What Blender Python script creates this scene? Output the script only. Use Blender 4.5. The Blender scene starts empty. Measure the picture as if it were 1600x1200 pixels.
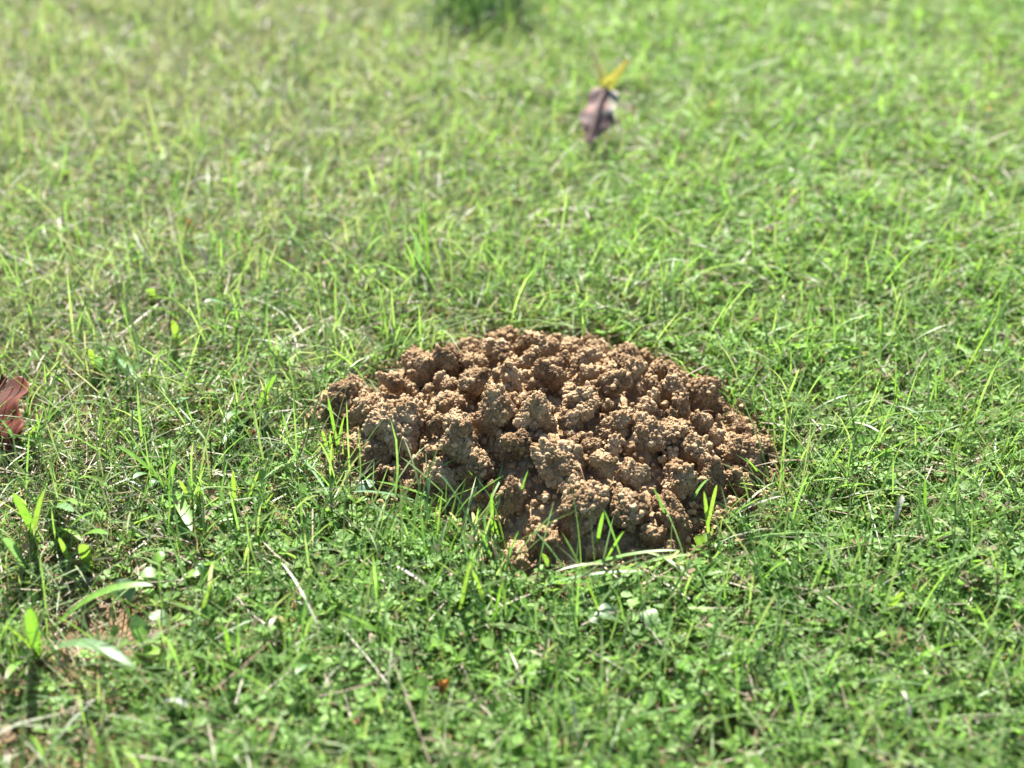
import bpy, bmesh, math, random
import numpy as np
from mathutils import Vector, Matrix, Euler

random.seed(7)
rng = np.random.default_rng(11)
R = math.radians
scene = bpy.context.scene
col = scene.collection

# ------------------------------------------------------------------ camera
CAM_H, PITCH = 0.67, R(33.0)
HALF_W, HALF_H = 0.3572, 0.2679            # tangents of the half angles of view
cam_data = bpy.data.cameras.new("camera")
cam_data.sensor_width = 36.0
cam_data.lens = 18.0 / HALF_W
cam_data.clip_start = 0.02
cam_data.clip_end = 500.0
cam_data.dof.use_dof = True
cam_data.dof.focus_distance = 1.09
cam_data.dof.aperture_fstop = 3.5
cam = bpy.data.objects.new("camera", cam_data)
cam.location = (0, 0, CAM_H)
cam.rotation_euler = (math.pi / 2 - PITCH, 0, 0)
col.objects.link(cam)
scene.camera = cam

# ------------------------------------------------------------------ light
SUN_ELEV, SUN_AZ = 48.0, -6.0             # azimuth from +Y, negative = from the left
world = bpy.data.worlds.new("World")
scene.world = world
world.use_nodes = True
wn = world.node_tree.nodes
sky = wn.new("ShaderNodeTexSky")
sky.sky_type = 'NISHITA'
sky.sun_disc = False
sky.sun_elevation = R(SUN_ELEV)
sky.sun_rotation = R(SUN_AZ)
bg = wn["Background"]
bg.inputs["Strength"].default_value = 0.064
world.node_tree.links.new(sky.outputs[0], bg.inputs[0])

sd = bpy.data.lights.new("sun", 'SUN')
sd.energy = 5.0
sd.angle = R(0.5)
sd.color = (1.0, 0.95, 0.86)
sun = bpy.data.objects.new("sun", sd)
az, el = R(SUN_AZ), R(SUN_ELEV)
to_sun = Vector((math.sin(az) * math.cos(el), math.cos(az) * math.cos(el), math.sin(el)))
sun.rotation_euler = to_sun.to_track_quat('Z', 'Y').to_euler()
sun.location = (0, 0, 5)
col.objects.link(sun)

scene.view_settings.view_transform = 'Standard'
scene.view_settings.look = 'None'
scene.view_settings.gamma = 1.0
scene.view_settings.use_curve_mapping = False
scene.view_settings.exposure = 2.42

# ------------------------------------------------------------------ helpers
CP, SP = math.cos(PITCH), math.sin(PITCH)

def ray(px, py):
    """direction of the line of sight through a point of the photograph (1600 x 1200)"""
    u = (px - 800.0) / 800.0 * HALF_W
    v = (600.0 - py) / 600.0 * HALF_H
    return np.array([u, CP + v * SP, -SP + v * CP])

def at(px, py, h=0.0):
    d = ray(px, py)
    t = (h - CAM_H) / d[2]
    return np.array([d[0] * t, d[1] * t, h])

def vnoise(x, y, seed=0):
    """2D value noise, vectorised, about -1..1"""
    x = np.asarray(x, float); y = np.asarray(y, float)
    xi = np.floor(x).astype(np.int64); yi = np.floor(y).astype(np.int64)
    fx = x - xi; fy = y - yi
    fx = fx * fx * (3 - 2 * fx); fy = fy * fy * (3 - 2 * fy)
    def h(a, b):
        n = (a * 374761393 + b * 668265263 + seed * 1274126177) & 0xffffffff
        n = ((n ^ (n >> 13)) * 1274126177) & 0xffffffff
        n = n ^ (n >> 16)
        return (n & 0xffff) / 32767.5 - 1.0
    a = h(xi, yi); b = h(xi + 1, yi); c = h(xi, yi + 1); d = h(xi + 1, yi + 1)
    return (a * (1 - fx) + b * fx) * (1 - fy) + (c * (1 - fx) + d * fx) * fy

def fbm(x, y, seed=0, o=3):
    s = 0; a = 0.55; f = 1.0
    for k in range(o):
        s = s + a * vnoise(np.asarray(x) * f, np.asarray(y) * f, seed + k * 17)
        a *= 0.5; f *= 2.03
    return s

def sstep(a, b, x):
    t = np.clip((x - a) / (b - a), 0, 1)
    return t * t * (3 - 2 * t)

def mesh_tris(name, V, F, C=None, smooth=True):
    me = bpy.data.meshes.new(name)
    V = np.ascontiguousarray(V, np.float32); F = np.ascontiguousarray(F, np.int32)
    me.vertices.add(len(V)); me.vertices.foreach_set("co", V.ravel())
    n = F.shape[1]
    me.loops.add(F.size); me.loops.foreach_set("vertex_index", F.ravel())
    me.polygons.add(len(F))
    me.polygons.foreach_set("loop_start", np.arange(0, F.size, n, dtype=np.int32))
    me.update(calc_edges=True)
    if smooth:
        me.polygons.foreach_set("use_smooth", np.ones(len(F), bool))
    if C is not None:
        at_ = me.attributes.new("Col", 'FLOAT_COLOR', 'POINT')
        C4 = np.ones((len(V), 4), np.float32); C4[:, :3] = C
        at_.data.foreach_set("color", C4.ravel())
    return me

def link(name, me, mat=None, parent=None, loc=None):
    o = bpy.data.objects.new(name, me)
    if mat is not None and not me.materials:
        me.materials.append(mat)
    if loc is not None:
        o.location = loc
    if parent is not None:
        o.parent = parent
    col.objects.link(o)
    return o

def empty(name, loc, label, cat, group=None):
    o = bpy.data.objects.new(name, None)
    o.empty_display_size = 0.02
    o.location = loc
    col.objects.link(o)
    o["label"] = label; o["category"] = cat
    if group: o["group"] = group
    return o

def nodes_of(name):
    m = bpy.data.materials.new(name)
    m.use_nodes = True
    nt = m.node_tree
    return m, nt, nt.nodes, nt.links, nt.nodes["Principled BSDF"], nt.nodes["Material Output"]

# ------------------------------------------------------------------ materials
def leaf_material(name, trans=0.48, rough=0.42, spec=0.45, tint=(1.42, 1.44, 0.86), vein=0.0):
    m, nt, N, L, P, O = nodes_of(name)
    a = N.new("ShaderNodeAttribute"); a.attribute_name = "Col"
    P.inputs["Roughness"].default_value = rough
    P.inputs["Specular IOR Level"].default_value = spec
    tc = N.new("ShaderNodeTexCoord")
    no = N.new("ShaderNodeTexNoise"); no.inputs["Scale"].default_value = 260.0
    no.inputs["Detail"].default_value = 3.0
    L.new(tc.outputs["Object"], no.inputs["Vector"])
    mr = N.new("ShaderNodeMapRange")
    mr.inputs[1].default_value = 0.3; mr.inputs[2].default_value = 0.7
    mr.inputs[3].default_value = 0.78; mr.inputs[4].default_value = 1.22
    L.new(no.outputs[0], mr.inputs[0])
    mul = N.new("ShaderNodeVectorMath"); mul.operation = 'SCALE'
    L.new(a.outputs["Color"], mul.inputs[0]); L.new(mr.outputs[0], mul.inputs["Scale"])
    L.new(mul.outputs[0], P.inputs["Base Color"])
    t2 = N.new("ShaderNodeVectorMath"); t2.operation = 'MULTIPLY'
    L.new(mul.outputs[0], t2.inputs[0]); t2.inputs[1].default_value = tint
    tr = N.new("ShaderNodeBsdfTranslucent"); L.new(t2.outputs[0], tr.inputs["Color"])
    mx = N.new("ShaderNodeMixShader"); mx.inputs[0].default_value = trans
    L.new(P.outputs[0], mx.inputs[1]); L.new(tr.outputs[0], mx.inputs[2])
    L.new(mx.outputs[0], O.inputs[0])
    return m

M_BLADE = leaf_material("grass_blade", 0.48, 0.46, 0.36)
M_CLOVER = leaf_material("clover_leaf", 0.48, 0.58, 0.3)
M_STRAW = leaf_material("dry_straw", 0.30, 0.5, 0.4, tint=(1.0, 0.95, 0.8))
M_BROAD = leaf_material("broad_leaf", 0.42, 0.42, 0.4, tint=(1.2, 1.2, 0.7))

def soil_material(name, lo, hi, bump=0.0012, scale=700.0, per_object=0.26, mid=None):
    m, nt, N, L, P, O = nodes_of(name)
    tc = N.new("ShaderNodeTexCoord"); ge = N.new("ShaderNodeNewGeometry"); oi = N.new("ShaderNodeObjectInfo")
    n1 = N.new("ShaderNodeTexNoise"); n1.inputs["Scale"].default_value = 55.0; n1.inputs["Detail"].default_value = 5.0
    L.new(ge.outputs["Position"], n1.inputs["Vector"])
    n2 = N.new("ShaderNodeTexNoise"); n2.inputs["Scale"].default_value = scale; n2.inputs["Detail"].default_value = 4.0
    n2.inputs["Roughness"].default_value = 0.65
    L.new(ge.outputs["Position"], n2.inputs["Vector"])
    ad = N.new("ShaderNodeMath"); ad.operation = 'MULTIPLY_ADD'
    L.new(n1.outputs[0], ad.inputs[0]); ad.inputs[1].default_value = 1.25
    m2 = N.new("ShaderNodeMath"); m2.operation = 'MULTIPLY_ADD'
    L.new(n2.outputs[0], m2.inputs[0]); m2.inputs[1].default_value = 1.0; m2.inputs[2].default_value = -0.72
    L.new(m2.outputs[0], ad.inputs[2])
    m3 = N.new("ShaderNodeMath"); m3.operation = 'MULTIPLY_ADD'
    L.new(oi.outputs["Random"], m3.inputs[0]); m3.inputs[1].default_value = per_object
    L.new(ad.outputs[0], m3.inputs[2])
    cr = N.new("ShaderNodeValToRGB")
    e = cr.color_ramp.elements
    e[0].position = 0.18; e[0].color = (*lo, 1)
    e[1].position = 0.88; e[1].color = (*hi, 1)
    if mid: q = e.new(0.52); q.color = (*mid, 1)
    L.new(m3.outputs[0], cr.inputs[0])
    L.new(cr.outputs[0], P.inputs["Base Color"])
    P.inputs["Roughness"].default_value = 0.9
    P.inputs["Specular IOR Level"].default_value = 0.25
    bp = N.new("ShaderNodeBump"); bp.inputs["Strength"].default_value = 0.9
    bp.inputs["Distance"].default_value = bump
    L.new(n2.outputs[0], bp.inputs["Height"]); L.new(bp.outputs[0], P.inputs["Normal"])
    return m

M_SOIL = soil_material("dug_soil", (0.062, 0.036, 0.017), (0.375, 0.272, 0.158), mid=(0.195, 0.122, 0.060))
M_GROUND = soil_material("ground_soil", (0.07, 0.045, 0.022), (0.22, 0.14, 0.075), bump=0.003, scale=260.0, per_object=0.0)

# ------------------------------------------------------------------ ground
HOLLOWS = [(at(165, 965), 0.045, 0.010), (at(262, 522), 0.014, 0.014), (at(40, 1190), 0.04, 0.006), (at(1120, 1185), 0.03, 0.008)]

def ground_h(x, y):
    h = 0.010 * fbm(np.asarray(x) * 3.1, np.asarray(y) * 3.1, 3) + 0.004 * fbm(np.asarray(x) * 13, np.asarray(y) * 13, 5, 2)
    for c, r, d in HOLLOWS:
        h = h - d * np.exp(-((x - c[0]) ** 2 + (y - c[1]) ** 2) / (r * r))
    return h

inner = np.linspace(-3.0, 3.0, 181)
outer = 3.0 + np.cumsum(0.05 * 1.22 ** np.arange(1, 33))
gx = np.concatenate([-outer[::-1], inner, outer])
gy = gx + 1.2
GX, GY = np.meshgrid(gx, gy, indexing='ij')
fade = 1 - sstep(2.6, 3.4, np.maximum(abs(GX), abs(GY - 1.2)))
GZ = ground_h(GX, GY) * (0.25 + 0.75 * fade)
n = len(gx)
I, J = np.meshgrid(np.arange(n - 1), np.arange(n - 1), indexing='ij')
a = (I * n + J).ravel()
quads = np.stack([a, a + n, a + n + 1, a + 1], 1)
gme = mesh_tris("ground", np.stack([GX, GY, GZ], -1).reshape(-1, 3), quads)
ground = link("ground", gme, M_GROUND)
ground["kind"] = "structure"

# ------------------------------------------------------------------ earth mound: heightfield
MC = at(846, 690)[:2]                     # middle of the mound on the ground
outline_px = [(478, 652), (500, 695), (552, 735), (585, 785), (690, 805), (755, 845), (790, 900), (900, 897),
              (1065, 880), (1120, 825), (1190, 800), (1204, 715), (1150, 655)]
pol = []
for p in outline_px:
    q = at(*p)[:2] - MC
    pol.append((math.atan2(q[1], q[0]), math.hypot(*q)))
for ang, r in ((10, .165), (28, .158), (48, .153), (68, .152), (90, .152), (112, .153), (132, .158), (150, .162), (168, .172)):
    pol.append((R(ang), r))
pol.sort()
PA = np.array([p[0] for p in pol]); PR = np.array([p[1] for p in pol])
PA = np.concatenate([PA - 2 * math.pi, PA, PA + 2 * math.pi]); PR = np.tile(PR, 3)

def foot_r(x, y):
    return np.interp(np.arctan2(np.asarray(y) - MC[1], np.asarray(x) - MC[0]), PA, PR)

MOUND_H = 0.055
def mound_h(x, y):
    x = np.asarray(x, float); y = np.asarray(y, float)
    r = np.hypot(x - MC[0], y - MC[1]) / foot_r(x, y)
    core = np.clip(1 - r ** 2.5, 0, 1) ** 0.85
    return MOUND_H * core * (1 + 0.30 * fbm(x * 19, y * 19, 21, 2)) - 0.012 * sstep(0.96, 1.1, r)

def mound_hit(px, py):
    d = ray(px, py)
    for t in np.linspace(0.85, 1.75, 700):
        x, y, z = d[0] * t, d[1] * t, CAM_H + d[2] * t
        if z <= max(float(mound_h(x, y)), -0.004) + float(ground_h(x, y)) * 0.5:
            return np.array([x, y, z])
    return at(px, py)

mound = empty("soil_mound", (MC[0], MC[1], 0), "crumbly tan brown mound of freshly dug earth in the middle of the lawn", "molehill")
ML = Vector((MC[0], MC[1], 0))

# core of the mound: loose fine earth seen between the clods
step = 0.0024
xs = np.arange(-0.205, 0.205, step); ys = np.arange(-0.185, 0.185, step)
X, Y = np.meshgrid(xs, ys, indexing='ij')
wx, wy = X + MC[0], Y + MC[1]
grain = 0.0075 * fbm(wx * 60, wy * 60, 31, 3) + 0.0022 * vnoise(wx * 330, wy * 330, 33) + 0.0012 * vnoise(wx * 700, wy * 700, 35)
Z = mound_h(wx, wy) * 0.9 + grain - 0.011
nx, ny = X.shape
V = np.stack([X, Y, Z], -1).reshape(-1, 3)
I, J = np.meshgrid(np.arange(nx - 1), np.arange(ny - 1), indexing='ij')
a = (I * ny + J).ravel()
rr = (np.hypot(X, Y) / foot_r(wx, wy))
keep = (rr[:-1, :-1] < 1.06).ravel()
quads = np.stack([a, a + ny, a + ny + 1, a + 1], 1)[keep]
used, inv = np.unique(quads, return_inverse=True)
link("loose_earth", mesh_tris("loose_earth", V[used], inv.reshape(-1, 4)), M_SOIL, mound)

# ---- clod shapes: lumps on lumps on lumps, like dried crumbly earth
def ico(sub):
    bm = bmesh.new(); bmesh.ops.create_icosphere(bm, subdivisions=sub, radius=1.0)
    v = np.array([x.co[:] for x in bm.verts]); f = np.array([[w.index for w in q.verts] for q in bm.faces])
    bm.free()
    v /= np.linalg.norm(v, axis=1)[:, None]
    return v, f
ICO = {k: ico(k) for k in (1, 2, 3, 5, 6, 7)}

def rand_dirs(n, g):
    v = g.normal(size=(n, 3)); return v / np.linalg.norm(v, axis=1)[:, None]

def exit_r(D, Cn, Rd, base, chunk=3000):
    out = base.copy()
    c2 = (Cn ** 2).sum(1) - Rd ** 2
    for s in range(0, len(D), chunk):
        b = D[s:s + chunk] @ Cn.T
        disc = b * b - c2
        t = np.where((disc > 0) & (b > 0), b + np.sqrt(np.maximum(disc, 0)), 0)
        out[s:s + chunk] = np.maximum(out[s:s + chunk], t.max(1))
    return out

def clod_mesh(name, sub, seed, lumps=9, knobs=75, grains=1300, gr=(0.022, 0.055), pellets=0.36):
    g = np.random.default_rng(seed)
    D, F = ICO[sub]
    l1c = rand_dirs(lumps, g) * g.uniform(0.30, 0.66, (lumps, 1)); l1r = g.uniform(0.22, 0.44, lumps)
    fn = rand_dirs(7, g); fd = g.uniform(0.50, 0.80, 7)
    def s1(d):
        r = exit_r(d, l1c, l1r, np.full(len(d), 0.42))
        q = d @ fn.T                                   # broken faces
        return np.minimum(r, np.where(q > 0.05, fd / np.maximum(q, 0.05), 9.0).min(1))
    kd = rand_dirs(knobs, g); kc = kd * (s1(kd) * g.uniform(0.86, 1.02, knobs))[:, None]; kr = 0.05 + 0.14 * g.random(knobs) ** 1.6
    def s2(d): return exit_r(d, kc, kr, s1(d) * 0.97)
    gd = rand_dirs(grains, g); gc = gd * (s2(gd) * g.uniform(0.96, 1.035, grains))[:, None]
    grr = gr[0] + (gr[1] - gr[0]) * g.random(grains) ** 2
    big = g.random(grains) < pellets                    # coarser pellets sitting proud of the rest
    grr[big] = g.uniform(gr[1] * 0.6, gr[1] * 1.25, big.sum()); gc[big] *= g.uniform(1.0, 1.07, (big.sum(), 1))
    r = exit_r(D, gc, grr, s2(D)) * (1 + g.normal(0, 0.011, len(D)))
    Vv = D * r[:, None] * np.array([1.08, g.uniform(0.75, 1.0), g.uniform(0.66, 0.95)])
    return mesh_tris(name, Vv, F, smooth=False), Vv

BIG = [clod_mesh("clod_big", 7, 100 + k, lumps=10, knobs=95, grains=2600, gr=(0.018, 0.060)) for k in range(3)]
MID = [clod_mesh("clod_mid", 6, 200 + k, lumps=7, knobs=45, grains=700, gr=(0.028, 0.075)) for k in range(8)]
SML = [clod_mesh("clod_small", 5, 300 + k, lumps=6, knobs=26, grains=110, gr=(0.07, 0.14)) for k in range(8)]
for me, _ in BIG + MID + SML:
    me.materials.append(M_SOIL)

clods = []       # world centre, radius, object, vertex array
def add_clod(c, r, kind, name="clod"):
    me, vv = random.choice(kind)
    o = bpy.data.objects.new(name, me)
    o.parent = mound
    o.location = (c[0] - ML.x, c[1] - ML.y, c[2])
    e = Euler((random.uniform(0, 6.28), random.uniform(0, 6.28), random.uniform(0, 6.28)))
    o.rotation_euler = e
    o.scale = (r * random.uniform(0.92, 1.1), r * random.uniform(0.92, 1.1), r * random.uniform(0.92, 1.1))
    col.objects.link(o)
    clods.append((np.array(c), r, o, vv))

hand = [(528, 628, 44), (500, 655, 26), (575, 640, 34), (622, 672, 54), (590, 712, 36), (560, 700, 28), (722, 695, 48), (745, 735, 36),
        (655, 580, 36), (612, 600, 26), (700, 570, 30), (742, 602, 36), (775, 648, 40), (700, 632, 26), (902, 642, 46), (838, 655, 38), (805, 700, 34),
        (872, 725, 50), (940, 728, 30), (908, 800, 56), (985, 800, 46), (1050, 805, 36), (1015, 840, 28), (1165, 716, 42), (1190, 700, 22),
        (1112, 748, 36), (1100, 625, 42), (1050, 610, 30), (1010, 690, 46), (965, 665, 30), (1050, 680, 36), (960, 600, 30),
        (805, 872, 32), (1150, 800, 34), (1120, 812, 24), (800, 590, 28), (860, 590, 30), (780, 545, 26), (850, 545, 28), (920, 560, 26), (990, 585, 26),
        (800, 780, 34), (850, 850, 30), (930, 858, 26), (1040, 862, 24), (1152, 672, 16), (640, 770, 26), (690, 745, 30), (1085, 705, 32), (1060, 755, 36), (990, 745, 34), (900, 765, 28)]
for px, py, rp in hand:
    h = mound_hit(px, py)
    dist = math.sqrt(h[0] ** 2 + h[1] ** 2 + (CAM_H - h[2]) ** 2)
    r = rp * dist / 2239.0
    c = h + np.array([0, 0.10 * r, 0.02 * r])
    add_clod(c, r * 1.08, BIG if r > 0.015 else MID)

def scatter(nmax, r0, r1, kind, sep, lift, rim=0.97, tries=9000):
    k = 0
    for _ in range(tries):
        if k >= nmax: break
        ang = random.uniform(0, 2 * math.pi); q = math.sqrt(random.random()) * rim
        x = MC[0]; y = MC[1]
        f = float(np.interp((ang + math.pi) % (2 * math.pi) - math.pi, PA, PR))
        x += math.cos(ang) * f * q; y += math.sin(ang) * f * q
        r = random.uniform(r0, r1)
        z = max(float(mound_h(x, y)) - 0.004, 0) + lift * r
        c = np.array([x, y, z])
        if all(np.linalg.norm(c - o[0]) > sep * (r + o[1]) for o in clods):
            add_clod(c, r, kind); k += 1
    return k
scatter(34, 0.010, 0.016, MID, 0.62, 0.1)
scatter(80, 0.0060, 0.0105, MID, 0.62, 0.1)
scatter(125, 0.0036, 0.0060, SML, 0.66, 0.3, rim=1.03)

# crumbs: fine granules lying on clods, in the gaps and round the rim, uncountable
def crumbs(name, count, sub, rmin, rmax, seed, on_clods=0.6):
    g = np.random.default_rng(seed)
    D, F = ICO[sub]
    nv = len(D)
    protos = []
    for k in range(10):
        c = rand_dirs(5, g) * 0.45; rd = g.uniform(0.35, 0.6, 5)
        protos.append(D * (exit_r(D, c, rd, np.full(nv, 0.55)) * g.uniform(0.85, 1.15, nv))[:, None])
    P = []
    m = int(count * on_clods)
    w = np.array([c[1] ** 2 for c in clods]); w /= w.sum()
    ids = g.choice(len(clods), m, p=w)
    for i in ids:
        c, r, o, vv = clods[i]
        mtx = o.rotation_euler.to_matrix()
        for _ in range(4):
            v = vv[g.integers(len(vv))]
            q = np.array(mtx @ Vector((v[0] * o.scale[0], v[1] * o.scale[1], v[2] * o.scale[2])))
            if q[2] > 0.1 * r: break
        P.append(c + q - np.array([ML.x, ML.y, 0]))
    m2 = count - m
    ang = g.uniform(-math.pi, math.pi, m2); q = np.sqrt(g.random(m2)) * 1.03
    out = g.random(m2) < 0.22
    q = np.where(out, 0.97 + np.abs(g.normal(0, 0.11, m2)), q)
    f = np.interp(ang, PA, PR)
    x = np.cos(ang) * f * q; y = np.sin(ang) * f * q
    z = np.maximum(mound_h(x + MC[0], y + MC[1]) * 0.9 - 0.008, 0) + g.uniform(0, 0.003, m2) + np.where(out, g.uniform(0.002, 0.009, m2), 0)
    P = np.concatenate([np.array(P), np.stack([x, y, z], 1)])
    rad = rmin + (rmax - rmin) * g.random(count) ** 1.7
    pv = np.stack(protos)[g.integers(0, 10, count)] * rad[:, None, None]
    ax = g.uniform(0, 2 * math.pi, count)
    ca, sa = np.cos(ax)[:, None], np.sin(ax)[:, None]
    pv = np.stack([pv[..., 0] * ca - pv[..., 1] * sa, pv[..., 0] * sa + pv[..., 1] * ca, pv[..., 2]], -1)
    Vv = (pv + P[:, None, :]).reshape(-1, 3)
    Ff = (F[None] + (np.arange(count) * nv)[:, None, None]).reshape(-1, 3)
    o = link(name, mesh_tris(name, Vv, Ff, smooth=False), M_SOIL, mound)
    o["kind"] = "stuff"
crumbs("crumbs", 5600, 2, 0.0011, 0.0040, 5, on_clods=0.42)
crumbs("grains", 6500, 1, 0.0006, 0.0018, 6, on_clods=0.5)

# ------------------------------------------------------------------ turf
def ribbons(base, azim, length, width, tilt0, bend, twist, C, segs=4, tipc=None, wob=None):
    """grass blades as curved tapering ribbons; returns verts, tris, colours"""
    N = len(base)
    rows = segs
    t = np.linspace(0, 1, rows + 1)
    pos = base.copy()
    ca, sa = np.cos(azim), np.sin(azim)
    pts = [pos]
    for k in range(segs):
        tm = (t[k] + t[k + 1]) / 2
        th = tilt0 + bend * tm
        d = np.stack([np.sin(th) * ca, np.sin(th) * sa, np.cos(th)], 1)
        pos = pos + d * (length / segs)[:, None]
        pts.append(pos)
    side0 = np.stack([-sa, ca, np.zeros(N)], 1)
    th = tilt0 + bend * 0.5
    nrm = np.stack([np.cos(th) * ca, np.cos(th) * sa, -np.sin(th)], 1)
    V = np.zeros((N, 2 * rows + 1, 3)); Cc = np.zeros((N, 2 * rows + 1, 3))
    for k in range(rows):
        tw = twist * (0.3 + t[k])
        s = side0 * np.cos(tw)[:, None] + nrm * np.sin(tw)[:, None]
        w = width * 0.5 * (0.75 + 0.5 * t[k]) * np.sqrt(max(1 - t[k] ** 2.2, 0))
        V[:, 2 * k] = pts[k] - s * w[:, None]; V[:, 2 * k + 1] = pts[k] + s * w[:, None]
        cc = C if tipc is None else C * (1 - t[k]) + tipc * t[k]
        Cc[:, 2 * k] = cc; Cc[:, 2 * k + 1] = cc
    V[:, -1] = pts[rows]; Cc[:, -1] = C if tipc is None else tipc
    tri = []
    for k in range(rows - 1):
        a = 2 * k
        tri += [[a, a + 1, a + 3], [a, a + 3, a + 2]]
    a = 2 * (rows - 1); tri.append([a, a + 1, a + 2])
    tri = np.array(tri)
    F = (tri[None] + (np.arange(N) * (2 * rows + 1))[:, None, None]).reshape(-1, 3)
    return V.reshape(-1, 3), F, Cc.reshape(-1, 3)

def trefoils(base, h, size, azim, leanx, leany, C, petiole=True, narrow=0.30):
    """little three-part leaves on short stalks"""
    N = len(base)
    lf = np.array([[0.06, 0, 0], [0.45, 1.0, 0.10], [0.86, 0.86, 0.10], [1.0, 0, -0.02], [0.86, -0.86, 0.10], [0.45, -1.0, 0.10]])
    tri_l = np.array([[0, 1, 2], [0, 2, 3], [0, 3, 4], [0, 4, 5]])
    V = np.zeros((N, 18, 3))
    top = base + np.stack([leanx * h, leany * h, h], 1)
    el = rng.uniform(-0.1, 0.75, (N, 3))
    for k in range(3):
        az_ = azim + k * 2.094 + rng.normal(0, 0.15, N)
        e = el[:, k]
        ca, sa, ce, se = np.cos(az_), np.sin(az_), np.cos(e), np.sin(e)
        sz = size * rng.uniform(0.8, 1.15, N)
        wd = narrow * rng.uniform(0.85, 1.2, N)
        for j, (u, v, w) in enumerate(lf):
            U = u * sz; Vv = v * sz * wd; W = w * sz
            V[:, k * 6 + j, 0] = top[:, 0] + U * ce * ca - Vv * sa - W * se * ca
            V[:, k * 6 + j, 1] = top[:, 1] + U * ce * sa + Vv * ca - W * se * sa
            V[:, k * 6 + j, 2] = top[:, 2] + U * se + W * ce
    # the whole leaf leans
    V[..., 2] += (V[..., 0] - top[:, None, 0]) * leanx[:, None] * 0.8 + (V[..., 1] - top[:, None, 1]) * leany[:, None] * 0.8
    F0 = np.concatenate([tri_l + 6 * k for k in range(3)])
    F = (F0[None] + (np.arange(N) * 18)[:, None, None]).reshape(-1, 3)
    Cc = np.repeat(C, 18, 0) * np.repeat(rng.uniform(0.88, 1.12, (N * 3, 1)), 6, 0)
    V = V.reshape(-1, 3)
    if petiole:
        w = 0.00035
        PV = np.zeros((N, 3, 3))
        PV[:, 0] = base + np.array([-w, 0, 0]); PV[:, 1] = base + np.array([w, 0, 0]); PV[:, 2] = top
        Fp = (np.array([[0, 1, 2]])[None] + (np.arange(N) * 3)[:, None, None]).reshape(-1, 3) + len(V)
        V = np.concatenate([V, PV.reshape(-1, 3)]); F = np.concatenate([F, Fp])
        Cc = np.concatenate([Cc, np.repeat(C * 0.8 + np.array([0.02, 0.0, 0.0]), 3, 0)])
    return V, F, Cc

def in_view_band(n, y0=0.42, y1=2.4):
    """uniform points over the stretch of lawn round the mound"""
    out = []
    tot = 0
    while tot < n:
        y = rng.uniform(y0, y1, n); x = rng.uniform(-0.98, 0.98, n)
        half = HALF_W * (y * CP + CAM_H * SP) + 0.12
        k = abs(x) < half
        out.append(np.stack([x[k], y[k]], 1)); tot += k.sum()
    return np.concatenate(out)[:n]

def blob(x, y, c, rx, ry=None):
    ry = ry or rx
    return np.exp(-((x - c[0]) ** 2 / (rx * rx) + (y - c[1]) ** 2 / (ry * ry)))

P_BARE = at(165, 965); P_HOLE = at(262, 522); P_CORNER = at(40, 1200); P_B2 = at(1120, 1190)
P_DARK = at(755, 40)
def bare(x, y):
    return np.clip(1.3 * blob(x, y, P_BARE, 0.045, 0.042) + 0.9 * blob(x, y, P_HOLE, 0.014) + 0.6 * blob(x, y, P_CORNER, 0.05)
                   + 0.7 * blob(x, y, P_B2, 0.03), 0, 1)
def low(x, y):
    '''1 where the turf is short: round the two big fallen leaves'''
    return np.clip(blob(x, y, at(930, 225), 0.05, 0.06) + blob(x, y, at(10, 665), 0.05, 0.05), 0, 1)
def cloverness(x, y):
    c = 0.26 + 0.55 * sstep(-0.22, 0.22, x - 0.12 * (y - 1.0)) + 0.38 * sstep(1.02, 0.85, y) * sstep(-0.40, -0.15, x)
    c = c + 0.55 * fbm(x * 5.5, y * 5.5, 51)
    c = c - 0.30 * sstep(1.3, 1.8, y) * sstep(0.2, -0.25, x)
    c = c - 0.45 * blob(x, y, at(1430, 1060), 0.16, 0.14) - 0.3 * blob(x, y, at(60, 900), 0.08, 0.14)
    return np.clip(c, 0.04, 1)
def dryness(x, y):
    d = 0.22 + 0.38 * sstep(0.15, -0.45, x) + 0.30 * fbm(x * 4.2, y * 4.2, 61) - 0.10 * sstep(0.95, 0.75, y)
    return np.clip(d, 0.02, 0.9)
def inside_mound(x, y, k=1.0):
    return np.hypot(x - MC[0], y - MC[1]) < foot_r(x, y) * k

GREEN = np.array([0.098, 0.198, 0.032]); LIGHT = np.array([0.156, 0.262, 0.068]); DEEP = np.array([0.060, 0.130, 0.034])
GREY = np.array([0.165, 0.198, 0.108]); STRAW = np.array([0.215, 0.19, 0.135]); BROWN = np.array([0.15, 0.09, 0.05]); PALE = np.array([0.28, 0.265, 0.22])

def mixc(A, B, t):
    return A * (1 - t[:, None]) + B * t[:, None]

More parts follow.
